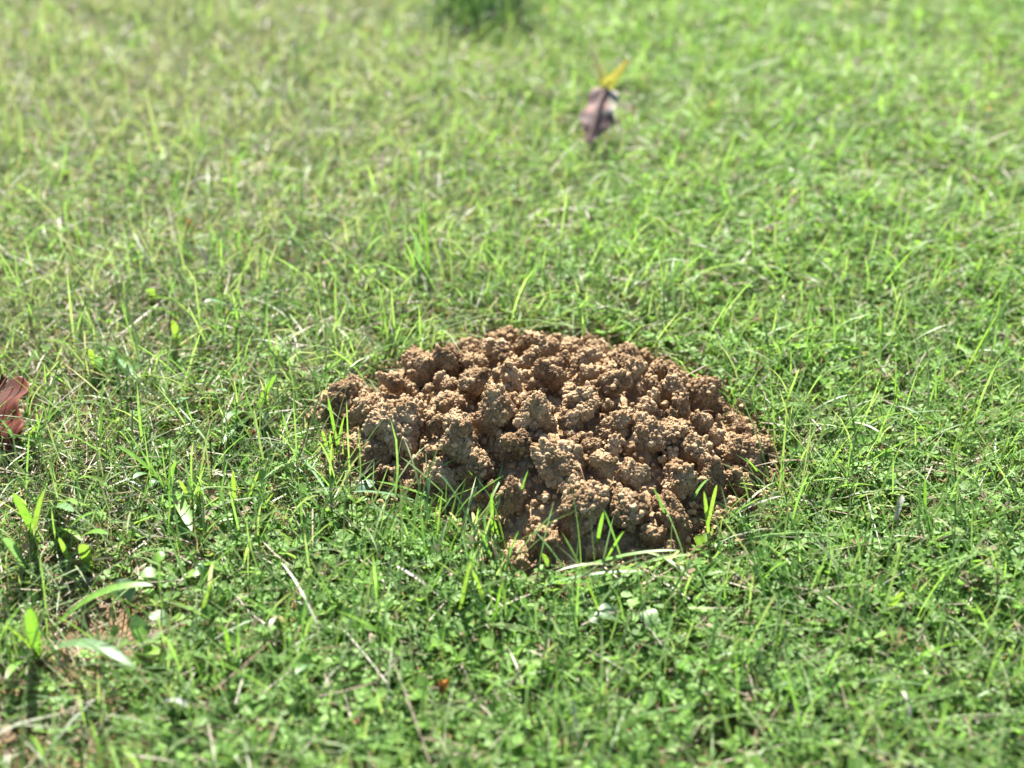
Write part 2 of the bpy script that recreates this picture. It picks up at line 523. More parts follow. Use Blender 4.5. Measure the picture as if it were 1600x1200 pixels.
def turf(n_blade, n_short, n_clover, n_thatch, pts, masked=True, prefix=""):
    made = []
    # fine long blades
    p = pts(n_blade); x, y = p[:, 0], p[:, 1]
    keep = rng.random(len(x)) > (0.62 * cloverness(x, y) + bare(x, y) - 0.3 * fbm(x * 24, y * 24, 75, 2))
    if masked: keep &= ~inside_mound(x, y, 1.02)
    x, y = x[keep], y[keep]; N = len(x)
    tuftn = fbm(x * 22, y * 22, 71, 2)
    L = np.exp(rng.normal(math.log(0.039), 0.40, N)) * (1 + 0.45 * tuftn)
    L = np.clip(L, 0.012, 0.105) * (1 - 0.8 * low(x, y) * (1 if masked else 0))
    azim = rng.uniform(0, 2 * math.pi, N)
    b = rng.random(N) < 0.40
    azim[b] = rng.normal(R(-50), 0.6, b.sum())
    tilt = np.abs(rng.normal(0.62, 0.40, N)) + 0.45 * np.maximum(sstep(0.1, -0.35, x), 1.3 * sstep(1.1, 1.4, y)) * rng.random(N); bend = rng.normal(0.75, 0.55, N)
    w = rng.uniform(0.0008, 0.0017, N) * (0.8 + 4.0 * L)
    C = mixc(np.tile(GREEN, (N, 1)), np.tile(LIGHT, (N, 1)), rng.random(N))
    C = mixc(C, np.tile(DEEP, (N, 1)), rng.random(N) ** 2 * sstep(1.15, 0.85, y))
    C = mixc(C, np.tile(GREY, (N, 1)), np.clip(rng.random(N) * 0.6 + 0.6 * sstep(0.15, -0.3, x) * sstep(0.85, 1.3, y), 0, 1))
    dry = rng.random(N) < dryness(x, y) * 0.40
    C[dry] = mixc(np.tile(np.array([0.185, 0.180, 0.140]), (dry.sum(), 1)), C[dry], rng.random(dry.sum()) * 0.7)
    C *= rng.uniform(0.75, 1.25, (N, 1))
    tipc = mixc(C, np.tile(STRAW, (N, 1)), (rng.random(N) < 0.22) * rng.uniform(0.2, 0.7, N))
    base = np.stack([x, y, ground_h(x, y) - 0.002], 1)
    V, F, Cc = ribbons(base, azim, L, w, tilt, bend, rng.normal(0, 0.8, N), C, segs=4, tipc=tipc)
    made.append((prefix + "grass", V, F, Cc, M_BLADE))
    # sparse longer blades
    k = max(int(n_blade * 0.09), 50)
    p = pts(k); x, y = p[:, 0], p[:, 1]
    keep = rng.random(len(x)) > bare(x, y) + 0.75 * low(x, y) + 0.55 * sstep(1.15, 1.5, y)
    if masked: keep &= ~inside_mound(x, y, 1.0)
    x, y = x[keep], y[keep]; N = len(x)
    C = mixc(np.tile(DEEP * 1.1, (N, 1)), np.tile(LIGHT, (N, 1)), rng.random(N)) * rng.uniform(0.85, 1.2, (N, 1))
    base = np.stack([x, y, ground_h(x, y)], 1)
    V, F, Cc = ribbons(base, rng.uniform(0, 6.28, N), rng.uniform(0.045, 0.085, N), rng.uniform(0.0011, 0.0020, N), np.abs(rng.normal(0.45, 0.3, N)),
                       rng.normal(0.7, 0.45, N), rng.normal(0, 0.6, N), C, segs=6, tipc=mixc(C, np.tile(STRAW, (N, 1)), (rng.random(N) < .3) * .5))
    made.append((prefix + "long_grass", V, F, Cc, M_BLADE))
    # short understorey
    p = pts(n_short); x, y = p[:, 0], p[:, 1]
    keep = rng.random(len(x)) > 0.86 * bare(x, y)
    if masked: keep &= ~inside_mound(x, y, 1.02)
    x, y = x[keep], y[keep]; N = len(x)
    L = np.clip(np.exp(rng.normal(math.log(0.018), 0.35, N)), 0.006, 0.04)
    C = mixc(np.tile(DEEP, (N, 1)), np.tile(GREEN, (N, 1)), rng.random(N))
    dry = rng.random(N) < 0.15 + dryness(x, y) * 0.5
    C[dry] = mixc(np.tile(BROWN, (dry.sum(), 1)), np.tile(STRAW, (dry.sum(), 1)), rng.random(dry.sum()))
    base = np.stack([x, y, ground_h(x, y) - 0.001], 1)
    V, F, Cc = ribbons(base, rng.uniform(0, 6.28, N), L, rng.uniform(0.0008, 0.0018, N), np.abs(rng.normal(0.6, 0.4, N)),
                       rng.normal(0.6, 0.5, N), rng.normal(0, 0.9, N), C, segs=2)
    made.append((prefix + "short_grass", V, F, Cc, M_BLADE))
    # trefoil ground cover
    p = pts(n_clover); x, y = p[:, 0], p[:, 1]
    keep = rng.random(len(x)) < cloverness(x, y) * (1 - bare(x, y))
    if masked: keep &= ~inside_mound(x, y, 1.05)
    x, y = x[keep], y[keep]; N = len(x)
    h = rng.uniform(0.004, 0.019, N) * (0.9 + 0.5 * fbm(x * 18, y * 18, 81, 2)) * (1 - (0.7 * low(x, y) if masked else 0))
    size = np.exp(rng.normal(math.log(0.0050), 0.28, N)) * (1 + 0.25 * sstep(0.95, 0.75, y))
    C = mixc(np.tile(GREEN, (N, 1)), np.tile(LIGHT * np.array([1.0, 1.06, 0.9]), (N, 1)), np.clip(rng.normal(0.55, 0.3, N) + 0.25 * fbm(x * 9, y * 9, 83), 0, 1))
    C = mixc(C, np.tile(DEEP * 1.1, (N, 1)), np.clip(rng.normal(0.2, 0.3, N), 0, 1) * sstep(1.05, 0.85, y))
    old = rng.random(N) < 0.03 + 0.06 * dryness(x, y)
    C[old] = mixc(np.tile(BROWN * 1.2, (old.sum(), 1)), np.tile(STRAW, (old.sum(), 1)), rng.random(old.sum()) * 0.8)
    C *= rng.uniform(0.8, 1.2, (N, 1))
    base = np.stack([x, y, ground_h(x, y)], 1)
    V, F, Cc = trefoils(base, h, size, rng.uniform(0, 6.28, N), rng.normal(0, 0.3, N), rng.normal(-0.1, 0.3, N), C,
                        narrow=0.33)
    made.append((prefix + "clover", V, F, Cc, M_CLOVER))
    # dead thatch lying flat
    p = pts(n_thatch); x, y = p[:, 0], p[:, 1]
    keep = rng.random(len(x)) < 0.35 + 0.8 * dryness(x, y) + 0.2 * bare(x, y)
    if masked: keep &= ~inside_mound(x, y, 1.05)
    x, y = x[keep], y[keep]; N = len(x)
    L = np.clip(np.exp(rng.normal(math.log(0.028), 0.4, N)), 0.008, 0.08)
    C = mixc(np.tile(BROWN, (N, 1)), np.tile(STRAW, (N, 1)), rng.random(N))
    pl = rng.random(N) < 0.025; C[pl] = PALE
    base = np.stack([x, y, ground_h(x, y) + rng.uniform(0.001, 0.020, N)], 1)
    V, F, Cc = ribbons(base, rng.uniform(0, 6.28, N), L, rng.uniform(0.0006, 0.0015, N), rng.normal(1.45, 0.16, N),
                       rng.normal(0.2, 0.3, N), rng.normal(0, 0.8, N), C, segs=3)
    made.append((prefix + "thatch", V, F, Cc, M_STRAW))
    return made

for name, V, F, Cc, mat in turf(158000, 70000, 90000, 38000, in_view_band):
    o = link(name, mesh_tris(name, V, F, Cc), mat)
    o["kind"] = "stuff"

# lawn carrying on beyond: one patch of the same turf repeated over the cells round the middle
TS = 0.42
def tile_pts(n):
    return np.stack([rng.uniform(-TS / 2, TS / 2, n), rng.uniform(-TS / 2, TS / 2, n)], 1)
parts = turf(8000, 7000, 5500, 4500, tile_pts, masked=False)
Vs, Fs, Cs, off = [], [], [], 0
for _, V, F, Cc, mat in parts:
    Vs.append(V); Fs.append(F + off); Cs.append(Cc); off += len(V)
tile_me = mesh_tris("lawn_patch", np.concatenate(Vs), np.concatenate(Fs), np.concatenate(Cs))
tile = link("lawn_patch", tile_me, M_BLADE, loc=(0, 3.2, 0))
tile["kind"] = "stuff"
cells = []
for i in range(-9, 10):
    for j in range(-4, 15):
        cx, cy = i * TS * 0.97, 0.2 + j * TS * 0.97
        half = HALF_W * (cy * CP + CAM_H * SP) + 0.12
        if 0.42 + TS * 0.4 < cy < 2.4 - TS * 0.2 and abs(cx) < half + TS * 0.38: continue
        if 0.2 < cy <= 0.42 + TS * 0.4 and abs(cx) < half + TS * 0.3 and cy > 0.3: continue
        cells.append((cx, cy, 0.0))
cme = bpy.data.meshes.new("lawn_cells"); cme.from_pydata(cells, [], [])
lawn = bpy.data.objects.new("lawn", cme); col.objects.link(lawn); lawn["kind"] = "stuff"
ng = bpy.data.node_groups.new("repeat_patch", "GeometryNodeTree")
ng.interface.new_socket("Geometry", in_out='INPUT', socket_type='NodeSocketGeometry')
ng.interface.new_socket("Geometry", in_out='OUTPUT', socket_type='NodeSocketGeometry')
gi = ng.nodes.new("NodeGroupInput"); go = ng.nodes.new("NodeGroupOutput")
iop = ng.nodes.new("GeometryNodeInstanceOnPoints"); oi = ng.nodes.new("GeometryNodeObjectInfo")
oi.inputs[0].default_value = tile; oi.transform_space = 'ORIGINAL'
rv = ng.nodes.new("FunctionNodeRandomValue"); rv.data_type = 'INT'
for s in rv.inputs:
    if s.name == "Min" and s.type == 'INT': s.default_value = 0
    if s.name == "Max" and s.type == 'INT': s.default_value = 3
mt = ng.nodes.new("ShaderNodeMath"); mt.operation = 'MULTIPLY'; mt.inputs[1].default_value = math.pi / 2
cx_ = ng.nodes.new("ShaderNodeCombineXYZ")
ng.links.new(gi.outputs[0], iop.inputs["Points"]); ng.links.new(oi.outputs["Geometry"], iop.inputs["Instance"])
ng.links.new([s for s in rv.outputs if s.type == 'INT'][0], mt.inputs[0]); ng.links.new(mt.outputs[0], cx_.inputs[2])
ng.links.new(cx_.outputs[0], iop.inputs["Rotation"]); ng.links.new(iop.outputs[0], go.inputs[0])
md = lawn.modifiers.new("repeat", 'NODES'); md.node_group = ng

# ------------------------------------------------------------------ single plants, blades, leaves
def strip(pts, width, colour, tip=None, segs=12, fold=0.25, shape='grass', up=(0, 0, 1), wavy=0.0, roll=0.0):
    """a leaf along a bent line (3 control points): V-folded ribbon with a midrib; verts in world space"""
    p0, p1, p2 = [np.array(p, float) for p in pts]
    V, C = [], []
    colour = np.array(colour); tip = colour if tip is None else np.array(tip)
    for k in range(segs + 1):
        t = k / segs
        p = (1 - t) ** 2 * p0 + 2 * t * (1 - t) * p1 + t * t * p2
        d = 2 * (1 - t) * (p1 - p0) + 2 * t * (p2 - p1)
        d /= np.linalg.norm(d) + 1e-9
        s = np.cross(d, np.array(up)); s /= np.linalg.norm(s) + 1e-9
        nn = np.cross(s, d)
        a = roll + 0.5 * wavy * math.sin(3 * t + 1)
        s, nn = s * math.cos(a) + nn * math.sin(a), nn * math.cos(a) - s * math.sin(a)
        if shape == 'grass':
            w = width / 2 * (0.65 + 0.9 * t) * max(1 - t ** 2.4, 0.0) ** 0.6 if t < 1 else 0.00008
            w = min(w, width / 2)
        elif shape == 'oval':
            w = width / 2 * (math.sin(math.pi * min(t * 0.93 + 0.06, 1)) ** 0.75) + 0.0002
        else:
            w = width / 2 * (1 - 0.7 * t)
        w = max(w, 0.00008)
        V += [p - s * w + nn * w * fold, p, p + s * w + nn * w * fold]
        c = colour * (1 - t) + tip * t
        C += [c, c * 1.18, c]
    F = []
    for k in range(segs):
        a = 3 * k
        F += [[a, a + 1, a + 4, a + 3], [a + 1, a + 2, a + 5, a + 4]]
    return np.array(V), np.array(F), np.array(C)

def leaf_part(parent, name, pts, width, colour, tip=None, mat=None, **kw):
    V, F, C = strip(pts, width, colour, tip, **kw)
    V = V - np.array(parent.location)
    return link(name, mesh_tris(name, V, F, C), mat or M_BROAD, parent)

def arc(b, t, bow, side=0.0):
    """control point of a blade that rises from b and droops to t"""
    m = (np.array(b) + np.array(t)) / 2
    d = np.array(t) - np.array(b)
    s = np.array([-d[1], d[0], 0]); s /= np.linalg.norm(s) + 1e-9
    return m + np.array([0, 0, bow]) + s * side

G_FRESH = (0.100, 0.205, 0.030); G_LIME = (0.135, 0.225, 0.040); G_BLUE = (0.095, 0.180, 0.075); G_DARK = (0.075, 0.170, 0.040)

def plant(name, base_px, label, cat, leaves, group=None, stem=None):
    b = at(*base_px); b[2] = float(ground_h(b[0], b[1]))
    t = empty(name, tuple(b), label, cat, group)
    for lf in leaves:
        (bx, by), (tx, ty, th), wmm, bow = lf[:4]
        colr = lf[4] if len(lf) > 4 else G_FRESH
        kw = lf[5] if len(lf) > 5 else {}
        tip = kw.pop('tip', None) if kw else None
        nm = kw.pop('name', 'leaf') if kw else 'leaf'
        h0 = kw.pop('h0', 0.0) if kw else 0.0
        wmm *= 1.35; p0 = at(bx, by, h0); p2 = at(tx, ty, th + (0.018 if name == 'crabgrass' else 0.011))
        if h0 == 0.0: p0[2] = float(ground_h(p0[0], p0[1]))
        leaf_part(t, nm, (p0, arc(p0, p2, bow), p2), wmm / 1000, colr, tip, **kw)
    return t

wide = "broad bladed grass plants in the lawn left of the mound"
plant("crabgrass", (322, 640), "broad pointed dark green grass blades leaning left, halfway between lobed red leaf and mound", "grass", [
    ((322, 632), (264, 560, .035), 6.5, .006, G_FRESH), ((318, 632), (276, 630, .012), 5, .008, G_BLUE), ((325, 630), (355, 612, .02), 4, .010, G_BLUE)], wide)
plant("crabgrass", (402, 660), "upright broad green grass blade with bent pale top close to left end of mound", "grass", [
    ((402, 655), (432, 585, .045), 6, .004, G_FRESH), ((402, 658), (420, 664, .006), 5, .020, G_BLUE), ((398, 660), (348, 662, .012), 5, .018, G_BLUE),
    ((400, 662), (348, 695, .004), 5, .016, G_BLUE)], wide)
plant("crabgrass", (262, 768), "long arching green grass leaves fanned out above the darkened clover left of mound", "grass", [
    ((262, 765), (182, 697, .030), 6, .008, G_FRESH), ((258, 762), (208, 748, .010), 5, .016, G_BLUE), ((264, 765), (275, 720, .030), 3, .004, G_FRESH),
    ((265, 770), (300, 830, .004), 7, .018, G_FRESH), ((262, 772), (235, 765, .0), 6, .02, G_BLUE)], wide)
plant("crabgrass", (60, 1025), "large arching pale blue green grass plant beside the bare soil patch at lower left", "grass", [
    ((62, 1028), (0, 975, .03), 5.5, .010, G_LIME), ((60, 1025), (45, 950, .045), 6, .006, G_FRESH), ((65, 1025), (212, 1045, .012), 7, .036, G_BLUE, {'tip': (.12, .18, .09)}),
    ((68, 990), (240, 915, .020), 6, .030, G_FRESH), ((58, 1028), (10, 1060, .01), 5, .015, G_FRESH)], wide)
plant("crabgrass", (90, 830), "bent yellow green grass blades by the left edge above the bare soil patch", "grass", [
    ((90, 835), (128, 845, .006), 3.5, .014, G_LIME), ((75, 805), (115, 800, .03), 6, .012, G_BLUE), ((112, 890), (92, 840, .02), 3, .004, G_LIME),
    ((140, 890), (128, 850, .02), 6, .006, G_LIME), ((95, 800), (122, 790, .02), 4, .015, G_FRESH),
    ((60, 850), (20, 770, .05), 5, .006, G_FRESH), ((50, 860), (70, 765, .05), 4.5, .008, G_LIME), ((80, 870), (150, 800, .03), 4, .016, G_FRESH), ((40, 890), (5, 840, .04), 5, .01, G_BLUE), ((110, 860), (170, 835, .02), 5, .016, G_FRESH)], wide)
plant("crabgrass", (70, 700), "thick blue green blade arching over the red lobed leaf at left edge", "grass", [
    ((34, 722), (0, 655, .028), 6.5, .010, G_BLUE), ((44, 702), (60, 660, .022), 4, .002, G_LIME)], wide)
plant("crabgrass", (150, 590), "pale blue green grass tuft above and right of the lobed red leaf", "grass", [
    ((172, 590), (182, 540, .02), 6, .004, G_BLUE), ((168, 568), (212, 590, .01), 4, .014, G_BLUE), ((150, 585), (140, 545, .03), 4, .004, G_LIME),
    ((160, 590), (155, 560, .02), 6, .006, G_BLUE), ((30, 605), (62, 545, .03), 4, .006, G_BLUE)], wide)
plant("crabgrass", (275, 548), "short bright green upright blade rising from small dark hole at left", "grass", [
    ((280, 545), (270, 500, .026), 5, .002, G_LIME), ((240, 480), (238, 450, .02), 4, .002, G_LIME)], wide)
plant("crabgrass", (330, 500), "arching pale blade above the dark hole, left of the mound top", "grass", [
    ((385, 510), (318, 472, .018), 4.5, .018, G_BLUE), ((290, 490), (305, 478, .014), 3, .004, PALE * .8)], wide)
plant("crabgrass", (440, 1010), "pale arching dried grass blade curling above clover below the mound left side", "grass", [
    ((450, 985), (420, 990, .012), 3, .030, STRAW * 1.1), ((500, 985), (468, 895, .030), 2.2, .004, (.16, .2, .1)), ((515, 1055), (455, 1060, .01), 3, .02, G_BLUE)], wide)

front = "grass tufts at the foot of the mound"
fine = dict(fold=0.4)
plant("grass_tuft", (728, 812), "spreading tuft of thin grass blades lying over the mound's front left foot", "grass", [
    ((722, 800), (625, 713, .045), 2.3, .006, G_DARK, {'tip': (.14, .2, .08)}), ((712, 795), (587, 752, .03), 2.2, .008, G_FRESH), ((690, 797), (550, 768, .022), 2.2, .012, G_BLUE),
    ((700, 808), (787, 743, .04), 2.4, .005, G_FRESH), ((715, 800), (675, 770, .03), 2.4, .004, G_BLUE), ((757, 790), (730, 735, .03), 1.8, .012, G_FRESH),
    ((770, 855), (768, 770, .05), 1.8, .008, G_FRESH), ((800, 815), (825, 735, .05), 1.8, .002, G_DARK), ((780, 900), (720, 790, .04), 2.0, .004, G_DARK),
    ((745, 835), (738, 800, .03), 2.2, .003, PALE), ((720, 825), (702, 800, .028), 2.0, .003, PALE * .9), ((735, 870), (752, 827, .028), 2.0, .006, PALE),
    ((780, 890), (768, 842, .026), 2.0, .003, PALE), ((680, 850), (575, 785, .03), 2.0, .004, G_BLUE), ((690, 880), (660, 770, .05), 1.6, .002, G_DARK),
    ((670, 900), (655, 800, .05), 1.6, .004, G_DARK), ((760, 860), (755, 805, .02), 2.0, .015, G_BLUE)]
    + [((bx, by), (bx + random.uniform(-75, 60), by - random.uniform(45, 115), random.uniform(.025, .05)), random.uniform(1.3, 2.0), random.uniform(.002, .012),
        random.choice((G_FRESH, G_DARK, G_LIME, G_BLUE))) for bx, by in [(random.uniform(640, 800), random.uniform(820, 900)) for _ in range(34)]], front)
plant("grass_tuft", (730, 950), "upright wide lime green blade in front of the mound's shaded foot", "grass", [
    ((716, 970), (736, 875, .05), 3.6, .002, G_LIME), ((760, 950), (738, 890, .04), 2.8, .002, G_LIME), ((770, 985), (784, 910, .04), 2.0, .002, G_FRESH),
    ((670, 940), (688, 845, .045), 1.8, .003, G_DARK), ((660, 950), (695, 880, .04), 1.8, .003, G_FRESH), ((840, 990), (805, 905, .05), 1.6, .003, G_DARK)], front)
plant("grass_tuft", (1000, 900), "long bleached and green blades arching low along the mound's front edge", "grass", [
    ((1035, 905), (868, 893, .014), 2.2, .024, G_FRESH, {'tip': (.24, .24, .14)}), ((850, 910), (1060, 860, .026), 2.4, .016, G_FRESH), ((900, 915), (1085, 866, .03), 2.2, .012, G_LIME),
    ((790, 935), (1010, 893, .014), 2.0, .016, G_BLUE), ((982, 858), (1080, 905, .008), 2.2, .018, (.2, .24, .12)), ((950, 990), (915, 872, .055), 3.0, .003, G_FRESH),
    ((945, 975), (915, 905, .045), 1.8, .003, G_LIME), ((1050, 990), (1015, 860, .06), 1.8, .004, G_FRESH), ((1040, 880), (1062, 860, .022), 2.5, .003, PALE),
    ((930, 866), (943, 800, .05), 2.2, .006, G_FRESH), ((975, 880), (943, 795, .055), 1.8, .003, G_DARK), ((942, 880), (975, 830, .05), 1.8, .004, G_FRESH)], front)
plant("grass_tuft", (1110, 850), "bright green blades standing by the right front corner of mound", "grass", [
    ((1108, 840), (1100, 768, .045), 2.4, .003, G_LIME), ((1105, 825), (1120, 757, .045), 2.2, .003, G_LIME), ((1075, 795), (1108, 748, .045), 2.0, .010, G_BLUE),
    ((1115, 830), (1190, 778, .03), 2.4, .008, G_FRESH), ((1110, 835), (1170, 770, .035), 2.0, .010, G_LIME), ((1050, 830), (1020, 760, .05), 1.8, .003, G_DARK),
    ((1190, 745), (1165, 715, .04), 1.6, .002, G_FRESH), ((1175, 800), (1160, 745, .03), 1.6, .002, G_DARK)], front)
plant("grass_tuft", (530, 720), "thin green blades standing against left clod of the mound", "grass", [
    ((530, 715), (512, 620, .06), 2.0, .003, G_FRESH), ((525, 720), (538, 650, .045), 1.8, .004, G_FRESH), ((515, 720), (503, 672, .03), 2.4, .002, G_LIME),
    ((560, 765), (590, 735, .03), 2.2, .004, G_BLUE), ((520, 735), (516, 676, .03), 2.2, .002, G_LIME), ((555, 860), (455, 745, .03), 1.8, .004, G_FRESH),
    ((450, 690), (515, 775, .03), 1.6, .006, G_BLUE)], front)
side = "tall single blades in the lawn right of the mound"
plant("grass_clump", (1440, 610), "tall blue grey grass blade arching left, far right of the mound", "grass", [
    ((1442, 605), (1362, 475, .075), 4.2, .030, G_BLUE)], side)
plant("grass_clump", (1500, 620), "pair of tall lime green blades leaning right near the right edge", "grass", [
    ((1505, 585), (1560, 490, .06), 3.0, .006, G_LIME), ((1490, 720), (1535, 600, .06), 2.6, .004, G_LIME), ((1500, 625), (1545, 530, .05), 2.4, .004, G_FRESH)], side)
plant("grass_clump", (1300, 580), "broad dark green blade pointing up left beside the right shoulder of mound", "grass", [
    ((1303, 578), (1262, 525, .03), 4.5, .003, G_FRESH)], side)
plant("grass_clump", (1345, 470), "yellow green blade slanting to upper right above and right of mound", "grass", [
    ((1343, 472), (1393, 408, .03), 3.2, .002, G_LIME), ((1515, 450), (1535, 402, .03), 2, .002, G_LIME), ((1300, 510), (1280, 445, .03), 2.6, .002, G_LIME),
    ((1315, 540), (1317, 480, .03), 2.4, .002, G_LIME), ((1375, 550), (1375, 495, .03), 2.2, .002, G_LIME)], side)
plant("grass_clump", (1205, 960), "long thin lime blades crossing down right of the mound's front corner", "grass", [
    ((1220, 1000), (1152, 868, .06), 2.2, .004, G_LIME), ((1180, 925), (1240, 870, .03), 1.8, .006, G_BLUE), ((1385, 960), (1412, 925, .03), 4.2, .002, G_LIME),
    ((1290, 740), (1320, 690, .03), 2.0, .002, G_LIME), ((1445, 820), (1445, 745, .04), 2.2, .002, G_FRESH), ((1560, 870), (1520, 780, .04), 2, .002, G_FRESH)], side)
plant("grass_clump", (660, 440), "upright bluish blade behind the mound's left half", "grass", [
    ((660, 445), (648, 365, .05), 4.0, .003, G_BLUE), ((672, 450), (660, 310, .08), 2.6, .003, G_FRESH)], side)
plant("grass_clump", (515, 365), "single lime green blade far behind the mound, toward the left", "grass", [
    ((516, 365), (538, 312, .03), 6, .002, G_LIME)], side)
plant("grass_clump", (330, 960), "wide lime green blade standing at lower left of the frame beside clover", "grass", [
    ((312, 980), (332, 905, .04), 4.0, .003, G_LIME), ((325, 930), (332, 880, .04), 2.2, .003, PALE), ((362, 1040), (352, 980, .04), 2, .002, G_FRESH)], side)
plant("grass_clump", (370, 800), "row of narrow lime green blades standing in dark clover left of mound", "grass", [
    ((368, 800), (364, 735, .04), 2.5, .002, G_LIME), ((385, 800), (405, 735, .04), 2.4, .002, G_LIME), ((296, 785), (280, 750, .03), 2.4, .002, G_LIME),
    ((310, 795), (312, 755, .03), 3, .002, G_LIME), ((376, 750), (386, 710, .02), 4, .002, G_DARK), ((410, 805), (428, 770, .02), 2.5, .002, G_LIME)], side)

# round and oval leaved weeds
G_PALE = (0.095, 0.15, 0.08)
def oval_weed(base_px, label, leaves, group="broad leaved weeds in the lawn"):
    b = at(*base_px); b[2] = float(ground_h(b[0], b[1]))
    t = empty("broadleaf_weed", tuple(b), label, "weed", group)
    for (bx, by, bh), (tx, ty, th), wmm, c in leaves:
        p0 = at(bx, by, bh + 0.001); p2 = at(tx, ty, th + 0.001)
        leaf_part(t, "leaf", (p0, arc(p0, p2, 0.004), p2), wmm / 1000, c, shape='oval', fold=0.15, segs=10)
        st = np.array([b[0], b[1], b[2]])
        leaf_part(t, "stalk", (st, arc(st, p0, 0.006), p0), 0.0012, G_FRESH, shape='stem', segs=5)
    return t
oval_weed((940, 985), "pale rounded leaf pair lying in shade below the mound's front edge", [
    ((965, 965, .012), (932, 955, .016), 16, G_PALE), ((940, 972, .012), (918, 966, .012), 11, G_PALE)])
oval_weed((1015, 985), "single pale round leaf right of the paired rounded leaves before the mound", [
    ((1020, 975, .014), (1005, 955, .016), 14, (.14, .22, .09))])
oval_weed((200, 945), "light notched leaf hanging over the bare soil patch at lower left", [
    ((192, 905, .024), (182, 940, .012), 10, G_PALE), ((192, 905, .024), (206, 940, .012), 11, G_PALE)])
oval_weed((225, 1020), "upright bluish oval leaf at right rim of the bare soil patch", [
    ((228, 1010, .006), (208, 963, .028), 13, G_BLUE), ((262, 975, .012), (234, 960, .016), 12, (.11, .18, .07)), ((225, 1020, .008), (248, 1022, .02), 10, G_LIME),
    ((265, 975, .012), (288, 965, .02), 10, G_LIME)])
oval_weed((225, 905), "light green oval leaves above the bare soil patch", [
    ((250, 898, .016), (218, 900, .018), 11, (.12, .19, .06)), ((240, 880, .016), (258, 866, .02), 9, G_FRESH)])
oval_weed((295, 905), "small folded green leaf just right of the bare soil patch", [
    ((288, 902, .014), (312, 898, .018), 9, G_LIME), ((320, 895, .014), (305, 885, .018), 8, G_BLUE)])
oval_weed((558, 790), "bright pair of leaflets on a thin stalk at the mound's lower left", [
    ((556, 786, .022), (541, 774, .028), 5, G_LIME), ((556, 786, .022), (578, 780, .026), 5, G_LIME), ((560, 770, .012), (585, 752, .014), 11, (.05, .12, .05))])
oval_weed((850, 890), "small bright leaf pointing up against the mound's dark front", [
    ((855, 885, .010), (848, 865, .026), 5, G_LIME)])
oval_weed((1090, 848), "cluster of rounded bright leaflets at the mound's right front foot", [
    ((1095, 850, .012), (1110, 838, .018), 8, G_LIME), ((1092, 852, .012), (1092, 835, .02), 7, G_LIME), ((1108, 852, .01), (1118, 856, .014), 7, G_LIME)])

# bleached straws lying on the lawn
def straw(base_px, tip_px, hb, ht, wmm, label, bow=0.004, colour=None):
    p0 = at(*base_px, hb); p2 = at(*tip_px, ht)
    V, F, C = strip((p0, arc(p0, p2, bow), p2), wmm / 1000, PALE if colour is None else colour, fold=0.5, segs=9)
    o = link("straw", mesh_tris("straw", V - p0, F, C), M_STRAW, loc=tuple(p0))
    o["label"] = label; o["category"] = "straw"; o["group"] = "bleached straws lying in the lawn"
straw((1399, 812), (1412, 772), .014, .028, 4.2, "short wide bleached straw standing well to the right of mound")
straw((903, 1160), (893, 1090), .012, .035, 2.6, "white bent straw standing upright in clover at bottom middle")
straw((332, 430), (306, 378), .014, .040, 2.6, "long pale straw leaning left in upper left lawn beside tiny orange scrap")
straw((1150, 425), (1175, 390), .014, .022, 3.0, "bleached curved straw above and right of the mound top", .006)
straw((905, 430), (1020, 445), .024, .018, 2.0, "long thin pale straw lying just behind the mound")
straw((620, 885), (690, 935), .026, .016, 2.4, "straight pale straw slanting across clover below the tuft at mound's left foot")
straw((806, 1070), (815, 1035), .012, .030, 2.4, "small white straw standing in clover left of bottom middle")
straw((440, 880), (500, 985), .030, .020, 1.8, "thin arched bleached straw below the mound's left end", .014)
straw((830, 335), (925, 325), .016, .020, 2.4, "pale horizontal straw far behind the mound below curled leaf", .004)
straw((1230, 490), (1222, 462), .014, .024, 2.6, "short pale curled straw above the mound's right shoulder", .006)
straw((1335, 660), (1380, 680), .016, .016, 2.4, "pale flat straw in bright clover right of the mound's upper right")
straw((1410, 1080), (1425, 1150), .03, .014, 2.6, "blurred bleached straw near the bottom right corner", .01)
straw((260, 1096), (295, 1105), .03, .028, 4.5, "bright glinting pale blade lying near the bottom left", .006, np.array([.22, .24, .19]))
straw((1210, 268), (1270, 285), .016, .016, 3.0, "pale arched straw in the far right lawn", .014)
straw((1315, 275), (1390, 284), .016, .012, 3.4, "bright arched straw at far right behind the green lawn", .016)
straw((1158, 800), (1222, 775), .014, .03, 1.8, "thin pale stem lying by the low outlying clod at right", .004)
straw((380, 655), (460, 640), .012, .026, 2.2, "bluish bent straw pointing at the left tip of mound", .002)

# two-inch curled brown leaf with a yellow forked stalk, behind the mound
M_DEAD, nt, N, L, P, O = nodes_of("dead_leaf")
aN = N.new("ShaderNodeAttribute"); aN.attribute_name = "Col"
nz = N.new("ShaderNodeTexNoise"); nz.inputs["Scale"].default_value = 90; nz.inputs["Detail"].default_value = 4
tcn = N.new("ShaderNodeTexCoord"); L.new(tcn.outputs["Object"], nz.inputs["Vector"])
mrn = N.new("ShaderNodeMapRange"); mrn.inputs[1].default_value = .3; mrn.inputs[2].default_value = .7; mrn.inputs[3].default_value = .65; mrn.inputs[4].default_value = 1.3
L.new(nz.outputs[0], mrn.inputs[0])
sc_ = N.new("ShaderNodeVectorMath"); sc_.operation = 'SCALE'; L.new(aN.outputs["Color"], sc_.inputs[0]); L.new(mrn.outputs[0], sc_.inputs["Scale"])
L.new(sc_.outputs[0], P.inputs["Base Color"]); P.inputs["Roughness"].default_value = 0.72; P.inputs["Specular IOR Level"].default_value = 0.25
